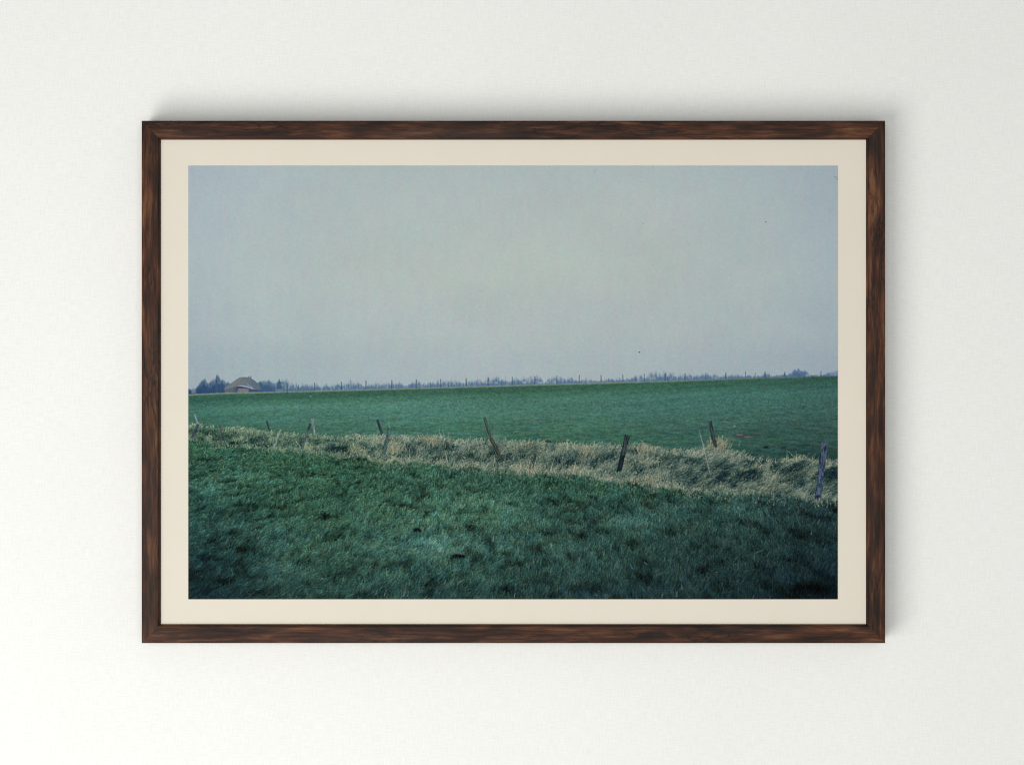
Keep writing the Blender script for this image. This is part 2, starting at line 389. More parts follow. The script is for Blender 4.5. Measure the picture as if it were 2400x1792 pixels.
    holes = [(790, 1057, 22, 9, 1.0), (546, 1041, 13, 6, .95), (575, 1041, 14, 4, .7), (470, 1030, 10, 4, .6), (508, 1034, 8, 4, .4), (626, 1046, 10, 4, .5), (955, 1047, 6, 4, .7), (963, 1069, 6, 6, .9), (939, 1066, 5, 5, .8), (1094, 1072, 12, 6, .8),
             (1055, 1052, 16, 8, .45), (1153, 1063, 8, 6, .8), (1168, 1079, 9, 8, .85), (1188, 1071, 8, 7, .8), (1226, 1071, 8, 9, .7), (1250, 1078, 9, 10, .7), (1302, 1086, 16, 8, .6), (1332, 1088, 12, 8, .75), (1317, 1101, 12, 7, .55), (1432, 1077, 12, 6, .9),
             (1373, 1065, 9, 4, .6), (1385, 1097, 12, 7, .5), (1494, 1108, 12, 7, .8), (1530, 1095, 10, 8, .6), (1487, 1060, 9, 6, .5), (1545, 1078, 16, 4, .5), (1617, 1081, 16, 9, .6), (1589, 1074, 9, 4, .5), (1680, 1126, 12, 8, 1.0), (1690, 1114, 12, 7, .5), (1750, 1116, 20, 15, 1.0), (1748, 1088, 14, 9, .75),
             (1785, 1085, 12, 8, .6), (1811, 1093, 11, 9, .95), (1858, 1095, 15, 9, 1.0), (1880, 1083, 12, 5, .5), (1950, 1108, 18, 15, 1.0), (1868, 1138, 14, 5, .5), (1906, 1117, 8, 12, .5), (1645, 1100, 12, 12, .4), (1715, 1140, 16, 4, .5), (1822, 1108, 18, 6, .4), (880, 1048, 8, 5, .4), (735, 1042, 10, 5, .5), (700, 1046, 14, 4, .4), (905, 1045, 7, 10, .3)]

    def holeval(X, Y):
        h = np.zeros(np.shape(X), np.float32)
        for cx, cy, rx, ry, s in holes:
            dx = X - cx; dy = Y - cy
            q = ((dx + dy * .5) / rx) ** 2 + ((dy) / ry) ** 2
            h = np.maximum(h, s * np.exp(-q * q * .8 - q * .25))
        return h

    def bright(X, Y):                       # how straw-pale a place in the ditch is, 0..1
        a0 = ditch_top(X); b0 = ditch_bot(X); t = (Y - a0) / (b0 - a0)
        f = fbm((X + Y * .75) / 26, (Y - X * .10) / 11, 2, 3)
        f = f + (fbm((X + Y * .9) / 44, (Y - X * .05) / 22, 0, 2) - .5) * np.interp(X, [1300, 1650], [.3, .9])
        v = np.interp(X, [440, 1000, 1550, 1750, 1964], [.43, .46, .44, .37, .34]) + .21 * np.exp(-(t / .20) ** 2) + .20 * np.exp(-((t - 1) / .08) ** 2) * np.interp(X, [440, 760, 900, 1400, 1600, 1800, 1964], [.7, .7, 1, 1.1, .9, .45, .3]) + (f - .5) * .75 + (fbm((X + Y * .8) / 9, (Y - X * .1) / 5, 4, 2) - .5) * .5
        return np.clip(v - holeval(X, Y) * 1.0, 0, 1)

    def ramp(v, X, tan):
        stops = np.array([(14, 33, 41), (50, 77, 76), (90, 113, 106), (138, 149, 134), (182, 183, 166)], np.float32)
        f = np.clip(v, 0, .999) * 4; i = f.astype(int); f = (f - i)[..., None]
        c = stops[i] * (1 - f) + stops[i + 1] * f
        g = np.interp(X, [440, 700, 950, 1964], [1, .9, .3, .12])[..., None]          # greener towards the left
        c = c * (1 - g) + (c * np.array((.88, 1.0, .92), np.float32)) * g
        return c * (1 - tan[..., None]) + (c * np.array((1.06, .98, .92), np.float32)) * tan[..., None]

    bv = bright(sx, sy)
    base = ramp(bv * .75, sx, fbm(sx / 60, sy / 30, 4, 2)) * (.85 + .3 * vn((sx + sy) / 2.2, sy / 1.6, 3))[..., None]
    edge = np.clip((sy - dt) / 2 + .3, 0, 1) * np.clip((db - sy) / 2 + .3, 0, 1)
    im += (base - im) * edge[..., None]
    N = 26000
    X = rng.uniform(436, 1970, N).astype(np.float32)
    t = rng.uniform(0.02, 1.0, N)
    Y = (ditch_top(X) + (ditch_bot(X) - ditch_top(X)) * t + 2).astype(np.float32)
    sc = np.interp(X, [440, 800, 1200, 1964], [.55, .75, 1, 1.25]) * rng.uniform(.6, 1.4, N)
    flow = (fbm((X + Y * .7) / 40, Y / 18, 0, 2) - .5) * 120
    right = np.interp(X, [440, 900, 1300, 1600, 1964], [30, 26, 30, 52, 56])
    ang = right + flow * .6 + rng.normal(0, 1, N) * np.interp(X, [440, 1400, 1650], [22, 22, 13])
    bend = rng.normal(0, 26, N) + np.interp(X, [440, 900, 1450, 1650, 1964], [30, 38, 34, 16, 12])
    v = bright(X, Y) + rng.normal(0, .20, N)
    tan = np.clip(fbm(X / 60, Y / 30, 4, 2) + rng.normal(0, .25, N), 0, 1)
    c = ramp(np.clip(v, 0, 1), X, tan)
    ln = np.where(holeval(X, Y) > .35, 10, 20) * sc * np.where(t < .25, .75, 1.0)
    strokes(X, Y, ln, ang, bend, c * .80, np.clip(c * 1.1 + 3, 0, 190), np.where(rng.random(N) < .35, 1.2, .8))
    # pale fringe of upright straw on the near lip
    N = 5200
    X = rng.uniform(436, 1970, N).astype(np.float32)
    keep = rng.random(N) < np.interp(X, [440, 760, 880, 1000, 1500, 1700, 1800, 1964], [.35, .4, .8, 1, 1, .8, .4, .25]) * np.clip(2.2 * vn(X / 26, X * 0 + 3, 1) * (.5 + vn(X / 7, X * 0 + 5, 2)) - .45, 0, 1)
    X = X[keep]; N = len(X)
    Y = ditch_bot(X) + rng.normal(-1, 3.6, N)
    c = ramp(np.clip(rng.normal(0, .2, N) + np.interp(X, [1500, 1800], [.68, .52]), .2, 1), X, np.clip(rng.normal(.6, .3, N), 0, 1))
    strokes(X, Y, rng.uniform(5, 15, N) * np.interp(X, [440, 1000, 1964], [.6, 1, 1.1]), rng.normal(8, 26, N), rng.normal(8, 25, N), c * .8, c, .9)
    # straw spilling from the lip into the green
    N = 1500
    X = rng.uniform(700, 1970, N).astype(np.float32)
    keep = rng.random(N) < np.clip(1.5 * vn(X / 30, X * 0 + 12, 2) - .25, 0, 1) * np.interp(X, [1650, 1800], [1, .45])
    X = X[keep]; N = len(X)
    SPX, SPY = X, db0(X) + np.abs(rng.normal(0, 7, N)) + 1
    # tufts standing on the far lip
    N = 3600
    X = rng.uniform(436, 1970, N).astype(np.float32)
    keep = rng.random(N) < .06 + 1.3 * np.clip(vn(X / 17, X * 0 + 8, 3) - .38, 0, 1)
    X = X[keep]; N = len(X)
    Y = ditch_top(X) + rng.uniform(1, 7, N)
    c = ramp(np.clip(rng.normal(.66, .2, N), .2, .95), X, np.clip(rng.normal(.5, .3, N), 0, 1))
    strokes(X, Y, rng.uniform(5, 12, N) * np.interp(X, [440, 1000, 1964], [.7, 1, 1.1]), rng.normal(12, 30, N), rng.normal(15, 30, N), c * .85, c, .9)
    # straw-coloured clumps
    for cx, cy, n, L, sp in [(1681, 1049, 150, 24, 10), (925, 1058, 110, 26, 9), (832, 1058, 60, 18, 8), (1240, 1102, 50, 16, 22), (1010, 1036, 80, 14, 14), (1370, 1058, 60, 16, 9), (1505, 1055, 60, 14, 9), (1520, 1128, 80, 16, 18)]:
        X = rng.normal(cx, sp, n); Y = rng.normal(cy, 5, n)
        c = ramp(np.clip(rng.normal(.72, .15, n), .3, 1), X, np.ones(n, np.float32))
        strokes(X, Y, rng.uniform(.5, 1.1, n) * L, rng.normal(4, 22, n), rng.normal(12, 20, n), c * .8, c, .9)

    # ---------------------------------------------------------------- near field
    fx = [440, 750, 1060, 1370, 1680, 1964]
    fy = [1030, 1090, 1130, 1200, 1280, 1350, 1404]
    near = [[(52, 104, 84), (52, 100, 80), (50, 96, 76), (48, 94, 74), (46, 90, 74), (44, 84, 72)],
            [(46, 92, 80), (50, 98, 78), (50, 98, 78), (48, 96, 74), (50, 92, 74), (46, 82, 70)],
            [(48, 96, 86), (52, 102, 84), (48, 92, 76), (46, 94, 74), (50, 94, 76), (46, 80, 70)],
            [(36, 78, 74), (48, 94, 78), (58, 106, 86), (46, 88, 76), (46, 88, 78), (34, 66, 64)],
            [(30, 66, 68), (46, 90, 80), (54, 100, 88), (46, 86, 74), (40, 76, 68), (28, 58, 58)],
            [(24, 54, 60), (42, 82, 74), (44, 86, 76), (40, 76, 68), (36, 70, 66), (22, 48, 52)],
            [(17, 42, 50), (34, 70, 67), (38, 76, 71), (33, 66, 65), (30, 62, 62), (14, 32, 39)]]
    patches = [(1120, 1180, 90, 22, .22), (1200, 1205, 60, 16, .14), (1015, 1278, 34, 16, .45), (985, 1300, 70, 26, .2), (640, 1240, 66, 22, .28), (600, 1120, 110, 10, .2), (760, 1125, 60, 10, .15), (1480, 1225, 56, 18, .3), (1730, 1195, 50, 10, .3), (1330, 1275, 40, 14, .2),
               (590, 1335, 30, 14, .22), (1030, 1215, 26, 12, .15), (1135, 1290, 50, 22, .12), (680, 1340, 60, 24, .12), (1600, 1390, 90, 10, .12), (480, 1150, 40, 10, .15), (880, 1350, 60, 16, .1), (1250, 1225, 40, 10, .1), (1560, 1195, 60, 10, .12), (520, 1235, 40, 14, .15), (950, 1115, 40, 7, .18), (1755, 1180, 30, 6, .18),
               (470, 1365, 50, 20, -.25), (560, 1290, 26, 8, -.5), (550, 1322, 36, 8, -.35), (600, 1355, 26, 8, -.5), (590, 1388, 34, 8, -.5), (640, 1253, 17, 9, -.5), (530, 1365, 24, 7, -.4), (810, 1345, 24, 14, -.55), (715, 1370, 24, 9, -.3), (455, 1342, 26, 5, -.5), (940, 1185, 22, 5, -.4), (985, 1168, 28, 5, -.45), (1065, 1240, 24, 6, -.45), (1095, 1240, 12, 5, -.4), (955, 1308, 14, 8, -.4), (985, 1320, 20, 8, -.3),
               (1180, 1385, 36, 12, -.55), (1270, 1365, 30, 8, -.4), (1360, 1268, 24, 10, -.45), (1415, 1250, 22, 8, -.45), (1395, 1385, 34, 10, -.45), (1450, 1195, 44, 8, -.35), (1500, 1243, 30, 7, -.3), (1195, 1184, 20, 5, -.45), (1190, 1250, 20, 6, -.35), (1920, 1385, 44, 14, -.75), (1855, 1390, 50, 12, -.4), (1735, 1225, 14, 6, -.45), (1640, 1205, 24, 7, -.35), (1830, 1208, 26, 6, -.35), (1900, 1260, 50, 14, -.25), (1690, 1320, 40, 10, -.2), (1775, 1370, 40, 10, -.35), (1790, 1345, 30, 8, -.25),
               (1500, 1280, 26, 7, -.2), (1250, 1300, 30, 8, -.25), (1660, 1182, 26, 5, -.4), (1580, 1180, 14, 4, -.4), (1860, 1165, 36, 4, -.5), (700, 1120, 14, 4, -.4), (520, 1130, 24, 4, -.35), (570, 1140, 34, 4, -.35), (450, 1153, 24, 5, -.4), (690, 1178, 22, 4, -.35), (635, 1212, 24, 5, -.4), (760, 1215, 20, 5, -.4), (655, 1118, 16, 4, -.3), (510, 1200, 50, 8, -.2), (830, 1078, 18, 4, -.6), (480, 1078, 22, 5, -.5), (840, 1098, 20, 4, -.3), (905, 1092, 14, 3, -.3), (960, 1110, 14, 4, -.3), (1100, 1100, 26, 4, -.2), (1450, 1175, 18, 5, -.3), (1290, 1135, 22, 4, -.25), (1490, 1140, 16, 6, -.4), (1230, 1150, 20, 4, -.2), (1330, 1200, 20, 5, -.3), (790, 1290, 20, 6, -.3), (870, 1262, 26, 6, -.3), (745, 1305, 22, 6, -.3)]

    def patchval(X, Y):
        p = np.zeros(np.shape(X), np.float32)
        for cx, cy, rx, ry, s in patches:
            p += s * np.exp(-((X - cx) / rx) ** 2 - ((Y - cy) / ry) ** 2)
        return p

    def relief(X, Y):
        dp = np.maximum(Y - 845 + (X - 1200) * -.05, 40)
        u = (X - 1000 + (Y - 1000) * .5) * 10 / (dp + 120); w = 4200 / (dp + 60)
        return fbm(u * 1.4, w * 3.2, 0, 3), fbm(u * 5.0, w * 7.0, 3, 2), fbm(u * .35, w * .5, 5, 2)

    def lit(X, Y):
        a0, b0, c0 = relief(X, Y)
        k = np.interp(Y, [1030, 1100, 1200, 1404], [.55, .75, 1, 1.1])
        hol = np.clip((a0 - .60) / .14, 0, 1); hol = hol * hol * (3 - 2 * hol)
        v = 1.04 + (.5 - b0) * .75 + (c0 - .5) * .2 + (.5 - a0) * .35 * k + 1.0 * patchval(X, Y) - hol * .30 * k
        v = np.where(v > 1.1, 1.1 + (v - 1.1) * .75, v)
        return v, a0, c0

    L0, a0, c0 = lit(sx, sy)
    near = np.asarray(near, np.float32) * np.array((.96, .895, .885), np.float32)
    dim = np.array([[1, 1, 1, .98, .95, .90], [1, 1, 1, .98, .95, .90], [1, 1, 1, .96, .93, .88], [1.0, 1, 1, .95, .90, .82], [1, 1, 1, .90, .85, .84], [1, 1, .96, .88, .82, .82], [1, 1, .95, .88, .82, .84]], np.float32)
    near = near * (dim[..., None] ** np.array((1.25, 1.05, .75), np.float32))
    near[:, 0] *= (1.02, 1.0, .94); near[:, 1] *= (.95, .95, .91)
    nc = grid(fx, fy, near, sx, sy)
    nm = np.clip((sy - db) / 6 + .2 + (vn(sx / 3, sy / 5, 1) - .5) * 1.4, 0, 1)
    gcol = nc * np.clip(L0 * .80, .12, 2)[..., None] * (.85 + .3 * vn(sx / 1.6, sy / 2.2, 4))[..., None]
    im += (gcol - im) * nm[..., None]

    def blades(N, lscale, opx, hi=False):
        X = rng.uniform(430, 1975, N).astype(np.float32)
        b0 = ditch_bot(X)
        Y = (b0 + 1 + (1420 - b0) * rng.random(N) ** .9).astype(np.float32)
        L, a, cc = lit(X, Y)
        per = np.interp(Y, [1030, 1100, 1200, 1404], [.30, .45, .7, 1.15])
        lean = np.interp(X, [440, 800, 1200, 1500, 1964], [44, 36, 20, 8, 6])
        big = fbm(X / 50, Y / 24, 2, 2) - .5
        ang = lean + big * 60 + rng.normal(0, 17, N)
        c = grid(fx, fy, near, X, Y)
        jit = rng.normal(0, .26, N)
        Lj = np.clip(L + jit, .1, 2.1)[..., None]
        c = c * Lj + np.clip(Lj - 1.05, 0, 1) * np.array((22, 4, 8), np.float32)
        hue = fbm(X / 20, Y / 9, 4, 2)[..., None] * .8 + .1 + rng.normal(0, .17, (N, 1))
        c = c * (1 + (hue - .5) * np.array((.36, .04, -.20), np.float32))
        c = c * .91 + c.mean(-1, keepdims=True) * .09
        if hi:
            c = c * 1.3 + np.array((10, 14, 10), np.float32)
        c = np.clip(c, 4, 190)
        strokes(X, Y, rng.uniform(9, 21, N) * per * lscale, ang, rng.normal(14, 22, N), c * .74, np.clip(c * 1.2, 0, 200), np.where(rng.random(N) < .5, 1.3, .8) * np.interp(Y, [1030, 1404], [.7, 1.1]), K=24, op=opx)
    blades(90000, 1.0, None)
    blades(60000, .8, .8)
    blades(5000, .9, .55, True)

    c = ramp(np.clip(rng.normal(.56, .18, len(SPX)), .2, .9), SPX, np.full(len(SPX), .5, np.float32))
    strokes(SPX, SPY, rng.uniform(4, 11, len(SPX)), rng.normal(14, 38, len(SPX)), rng.normal(10, 30, len(SPX)), c * .82, c, .9, op=.85)

    # yellowed and bleached blades scattered through the grass
    N = 650
    X = rng.uniform(440, 1964, N); Y = ditch_bot(X) + 6 + (1404 - ditch_bot(X)) * rng.random(N)
    c = grid([440, 1200, 1964], [1030, 1404], [[(112, 124, 84), (124, 130, 88), (110, 112, 84)], [(92, 104, 74), (106, 112, 74), (84, 86, 60)]], X, Y) * rng.uniform(.6, 1.1, (N, 1))
    strokes(X, Y, rng.uniform(3, 10, N), rng.normal(15, 40, N), rng.normal(0, 40, N), c * .8, c, .7, op=.6)
    for x0, y0, ln, ang in [(1065, 1237, 9, 22), (1155, 1268, 14, 4), (1335, 1232, 10, 70), (1482, 1332, 11, -28), (1517, 1322, 10, -55), (1398, 1124, 10, -40), (880, 1392, 14, 22), (900, 1396, 16, 18), (945, 1398, 18, 20), (955, 1396, 12, 14), (1770, 1295, 18, 65), (1900, 1252, 10, 8), (605, 1262, 12, 24), (770, 1292, 12, 25), (1800, 1171, 22, 70), (1820, 1172, 18, 66), (1205, 1400, 12, 8),
                            (1585, 1398, 14, 4), (1598, 1380, 12, -8), (545, 1168, 8, 2), (1550, 1400, 10, 10), (1230, 1222, 7, 6), (1290, 1340, 8, 8), (1415, 1300, 8, 6)]:
        c = np.array([(150, 164, 150)], np.float32)
        strokes(np.array([x0]), np.array([y0]), np.array([ln]), np.array([ang]), np.array([8.]), c * .85, c, .9, op=.75)

    # molehills
    for s in [(978, 1242, 10.5, 7, (12, 14, 22), .97, .12), (1077, 1303, 14.5, 6.8, (12, 14, 20), .95, .3), (1064, 1301, 6, 6, (14, 20, 26), .8, .3), (1958, 1195, 9, 7, (12, 14, 20), .95, .3), (1030, 1376, 15, 6, (50, 62, 66), .7, .5), (1933, 1240, 5, 5, (24, 44, 46), .7, .3), (1586, 1176, 6, 3.5, (52, 62, 74), .6, .5)]:
        spot(*s)
    strokes(np.array([1060., 1062]), np.array([1299., 1297]), np.array([24., 20]), np.array([66., 70]), np.array([50., 40]), np.full((2, 3), 84.), np.array([(92, 96, 94)] * 2, np.float32), .8, op=.8)
    N = 90
    X = np.concatenate([rng.normal(978, 9, N // 2), rng.normal(1074, 13, N // 2)]); Y = np.concatenate([rng.normal(1253, 2, N // 2), rng.normal(1314, 2.5, N // 2)])
    c = grid(fx, fy, near, X, Y) * rng.uniform(.8, 1.4, (N, 1))
    strokes(X, Y, rng.uniform(4, 10, N), rng.normal(18, 20, N), rng.normal(10, 20, N), c * .8, c, 1.)

    # ---------------------------------------------------------------- stakes and stems
    def stake(xb, yb, xt, yt, w, dark, light, k=0, foot=True):
        ang = np.arctan2(xt - xb, yb - yt)
        i0, i1 = int(max((yt - 6 - PY0) * PS, 0)), int((yb + 6 - PY0) * PS)
        lo, hi = min(xb, xt) - w - 3, max(xb, xt) + w + 3
        j0, j1 = int(max((lo - PX0) * PS, 0)), int(min((hi - PX0) * PS, PW))
        if j1 <= j0: return
        Xv = sx[i0:i1, j0:j1]; Yv = sy[i0:i1, j0:j1]
        L = np.hypot(xt - xb, yb - yt)
        al = ((Xv - xb) * (xt - xb) + (Yv - yb) * (yt - yb)) / L
        ac = (Xv - xb) * np.cos(ang) + (Yv - yb) * np.sin(ang)
        ww = w * .5 * (1 + .08 * (vn(al / 5, al * 0 + k, 1) - .5) * 2)
        ragged = (vn(Xv / 3, Yv / 3, 2) - .5) * 6 if foot else 0
        m = np.clip((ww - np.abs(ac)) / .8 + .5, 0, 1) * np.clip((al + ragged) / 2 + .3, 0, 1) * np.clip((L - al) / .8 + .5, 0, 1)
        s = np.clip(.5 + ac / w, 0, 1)
        n = fbm(ac / 1.3 + k, al / 9, 3, 3)
        sh = np.clip(np.sin(s * 2.4 + .3) * .45 + (n - .42) * 1.8, 0, 1)[..., None]
        colr = (np.array(dark, np.float32) * .82 * (1 - sh) + np.array(light, np.float32) * sh) * np.array((.86, .96, .98), np.float32)
        view = im[i0:i1, j0:j1]
        view += (colr - view) * m[..., None]

    for px, pt, pb, w in [(549, 904, 920, 1.7), (611, 896, 918, 3.0), (673, 897, 918, 2.6), (737, 896, 915, 2.4), (800, 894, 913.5, 2.3), (857.5, 892, 912, 2.4), (918, 890, 911, 2.3), (975.5, 889, 910, 2.1), (1032.5, 887.5, 908, 2.2), (1092, 886, 905, 2.2), (1143.5, 884.5, 904.5, 2.3), (1200, 882.5, 902, 2.1), (1253, 881, 900.5, 2.2),
                          (1304.5, 879.5, 899, 1.9), (1357, 878.5, 898, 2), (1408, 878, 896.5, 1.9), (1459, 877, 895, 2), (1509, 876, 893.5, 2.1), (1558, 874.5, 892, 2.3), (1604.5, 874, 890.5, 1.9), (1653, 873.5, 889, 1.9), (1700, 873, 887.5, 2), (1746, 870, 886, 1.5), (1792, 870.5, 884.5, 2), (1838, 872, 883, 1.7), (1923, 869, 881.5, 2.0), (1769, 873, 885, 1.2),
                          (965, 898, 909, 1.6), (1009, 896, 908, 1.5), (1051, 893, 906, 1.2), (1214, 888, 901, 1.2), (1373, 885, 897, 1.1), (1450, 884, 895, 1.2), (1488, 884, 894, 1), (1175, 890, 903, 1.3), (1564, 880, 891.5, 1.3), (1590, 880, 891, 1), (700, 901, 915, 1.2), (787, 903, 913, 1.1)]:
        stake(px, pb, px + .3, pt, w * .85, (58, 82, 96), (84, 106, 118), px, False)
    strokes(np.array([652.]), np.array([918.]), np.array([22.]), np.array([58.]), np.array([0.]), np.array([(96, 106, 116)]), np.array([(96, 106, 116)]), .9, op=.7)
    # stakes on the far lip of the ditch, then the near row
    stake(465, 996, 456.5, 969, 4.6, (120, 126, 130), (160, 166, 166), 1)
    stake(554, 1004, 550.5, 981, 3.2, (98, 112, 104), (122, 132, 122), 2)
    stake(633, 1012, 625, 985.5, 4.6, (48, 56, 62), (96, 96, 94), 3)
    stake(737.5, 1019, 732, 979.5, 5.6, (112, 120, 118), (164, 168, 158), 4)
    stake(897, 1021, 884.5, 982.5, 5.8, (34, 44, 52), (74, 78, 80), 5)
    stake(1151, 1030, 1135, 977.5, 6.2, (46, 54, 52), (100, 100, 84), 6)
    stake(1677, 1050, 1663, 986, 8.2, (28, 40, 44), (82, 86, 80), 7)
    for n_, (cx, cy) in enumerate([(465, 998), (737, 1022), (897, 1024), (1150, 1036), (1676, 1054), (633, 1016)]):
        n = 26; X = rng.normal(cx, 4, n); Y = cy + rng.uniform(0, 8, n)
        c = ramp(np.clip(rng.normal(.7, .16, n), .3, 1), X, np.ones(n, np.float32) * .5)
        strokes(X, Y, rng.uniform(5, 12, n), rng.normal(8, 22, n), rng.normal(6, 20, n), c * .82, c, .8)
    stake(450.5, 1026, 464.5, 993, 6.2, (44, 52, 66), (84, 88, 96), 8)
    stake(518, 1043, 516.5, 995, 5.6, (54, 66, 62), (104, 104, 94), 9)
    stake(640, 1053, 658, 1004.5, 5.6, (104, 122, 112), (160, 170, 160), 10)
    stake(707.5, 1052, 727.5, 993, 5.6, (58, 74, 76), (108, 120, 114), 11)
    stake(722, 1008, 727.8, 992, 5.4, (38, 52, 58), (66, 80, 82), 11.5, False)
    stake(898.5, 1066, 913, 1002, 8.2, (52, 66, 70), (104, 116, 116), 12)
    stake(1178.5, 1083, 1150.5, 1027, 8.6, (30, 38, 38), (92, 92, 76), 13)
    stake(1449.5, 1106, 1470, 1018.5, 11.6, (20, 32, 38), (82, 88, 88), 14)
    stake(1449.5, 1108, 1459, 1066, 11.4, (12, 24, 30), (38, 52, 54), 14.5)
    stake(1915, 1172, 1932, 1036, 14.4, (34, 44, 66), (112, 120, 138), 15)
    for s in [(1932, 1049, 4, 6, (34, 34, 52), .8), (1926, 1085, 3, 7, (52, 58, 88), .7), (1922, 1110, 4, 4, (74, 82, 96), .7), (1925, 1118, 4, 8, (40, 48, 74), .7), (1918, 1135, 4, 4, (46, 50, 70), .7), (1915, 1164, 8, 6, (22, 28, 50), .75), (1932, 1040, 6, 2.5, (98, 84, 100), .6), (1934, 1066, 2, 10, (100, 104, 122), .6)]:
        spot(*s)
    # bleached stick, tall stems, bits of wire
    def stem(x0, y0, x1, y1, col, w=.9, bend=0., op=.8):
        ln = np.hypot(x1 - x0, y0 - y1); a = np.degrees(np.arctan2(x1 - x0, y0 - y1))
        c = np.array([col], np.float32)
        strokes(np.array([x0]), np.array([y0]), np.array([ln]), np.array([a - bend / 2]), np.array([bend]), c, c, w, K=int(ln * 2.2) + 8, op=op)
    stem(1664, 1112, 1638, 1008, (146, 158, 152), 1.1, 0., .65); stem(1652, 1056, 1640, 1015, (140, 152, 146), 1.1)
    stem(1655, 1055, 1681, 1044, (34, 44, 48), .9, -60); stem(1676, 1047, 1691, 1038, (34, 44, 48), .9, 60)
    stem(918, 1002, 993, 1012, (34, 62, 60), .9, 6, .8); stem(993, 1012, 1026, 1016, (38, 70, 66), .6, 0, .4)
    for q in [(1034, 1028, 1029, 1003), (1041, 1029, 1037, 1006), (1049, 1028, 1053, 1014), (912.5, 1003, 912, 992), (958, 1076, 960, 1050), (1048, 1082, 1043, 1055), (1096, 1034, 1099, 1024), (1220, 1096, 1219, 1076), (1252, 1093, 1259, 1070), (1289, 1102, 1298, 1073), (1344, 1102, 1352, 1070), (1379, 1110, 1382, 1092), (1240, 1085, 1246, 1072), (1160, 1085, 1161, 1060),
              (1842, 1078, 1844, 1055), (1858, 1068, 1848, 1056), (1866, 1082, 1865, 1056), (672, 1052, 675, 1040), (698, 1040, 692, 1028), (1203, 1078, 1205, 1072), (833, 1022, 830, 1010), (1063, 1090, 1066, 1074)]:
        stem(*q, (164, 168, 148), 1.1, float(rng.normal(0, 16)), .75)
    stem(1880, 1150, 1910, 1148, (30, 44, 46), .8, 20, .6)
    # tufts closing over the feet of the near stakes
    for cx, cy, k in [(450, 1030, .5), (518, 1046, .5), (641, 1056, .5), (707, 1056, .6), (899, 1068, .8), (1178, 1088, 1), (1449, 1112, 1.1), (1915, 1176, 1.2)]:
        n = 34; X = rng.normal(cx, 6 * k + 2, n); Y = cy + rng.uniform(-1, 5, n)
        c = ramp(np.clip(rng.normal(.55, .2, n), .15, 1), X, np.ones(n, np.float32) * .3)
        strokes(X, Y, rng.uniform(5, 12, n) * k, rng.normal(10, 26, n), rng.normal(6, 20, n), c * .8, c, .8)

    # dust on the negative, in the sky
    for s in [(1396, 790, 5, 3.2, (168, 182, 180), .0), (1498, 825, 2.6, 1.5, (52, 60, 66), .9, .1), (1794, 520, 2.2, 1.2, (66, 78, 84), .8, .1), (1507, 524, 1.3, 1.3, (110, 124, 130), .6, .1), (1394, 401, 3.4, 3.2, (148, 165, 172), .5, .1), (949, 849, 2, 1.2, (140, 156, 164), .6, .1)]:
        spot(*s)
    stem(1963, 422, 1955, 414, (84, 100, 112), .9, 20, .7); stem(1962, 416, 1954, 414, (96, 112, 122), .7, 0, .6)
    stem(950, 846, 949, 826, (146, 162, 170), .6, 0, .5); stem(1665, 812, 1666, 806, (110, 124, 132), .6, 0, .5)

    # ---------------------------------------------------------------- lens softness, halving, film grain
    im = np.clip(im, 0, 255)
    def soften(a, k):
        for ax in (0, 1):
            p = np.pad(a, [(1, 1) if i == ax else (0, 0) for i in range(3)], mode='edge')
            n = a.shape[ax]
            sl = lambda o: tuple(slice(o, o + n) if i == ax else slice(None) for i in range(3))
            a = p[sl(0)] * k + p[sl(1)] * (1 - 2 * k) + p[sl(2)] * k
        return a
    im = soften(im, .10)
    im = im.reshape(PH // 2, 2, PW // 2, 2, 3).mean((1, 3))
    im = im + (im - soften(soften(im, .25), .25)) * .55          # the scan's sharpening
    g = rng.normal(0, 1, im.shape[:2] + (1,)).astype(np.float32)
    gc = rng.normal(0, 1, im.shape).astype(np.float32)
    im = im + soften(g, .2) * 3.0 + soften(gc, .25) * 2.0
    return np.clip(im, 0, 255) / 255.0

# ------------------------------------------------------------------ the wall
bm = bmesh.new()
vs = [bm.verts.new(p) for p in ((-2.2, 0, -0.4), (2.2, 0, -0.4), (2.2, 0, 3.4), (-2.2, 0, 3.4))]
bm.faces.new(vs)
me = bpy.data.meshes.new('wall'); bm.to_mesh(me); bm.free()
wall = tag(obj('wall', me, wall_material()), kind='structure')

# ------------------------------------------------------------------ the framed picture
OX0, OX1, OY0, OY1 = 331.7, 2075.0, 283.0, 1506.5       # outer edge of the frame, front face
FX0, FX1, FY0, FY1 = 377.8, 2029.7, 328.3, 1462.3       # where the mat meets the inside of the frame
a = at(OX0, OY0, FRONT); b = at(OX1, OY1, FRONT)
cx, cz = (a.x + b.x) / 2, (a.z + b.z) / 2
W, H = b.x - a.x, a.z - b.z
ma = at(FX0, FY0, MAT_Y); mb_ = at(FX1, FY1, MAT_Y)
IW, IH = mb_.x - ma.x, ma.z - mb_.z                      # clear opening inside the frame
icx, icz = (ma.x + mb_.x) / 2, (ma.z + mb_.z) / 2

root = bpy.data.objects.new('framed_photograph', None)
C.objects.link(root)
root.empty_display_size = .1
root.location = (cx, 0, cz)
tag(root, 'photograph of a green meadow, cream mat and dark wooden frame, hanging on a white wall', 'framed picture')

wood = wood_material()
RW, RH = (W - IW) / 2, (H - IH) / 2

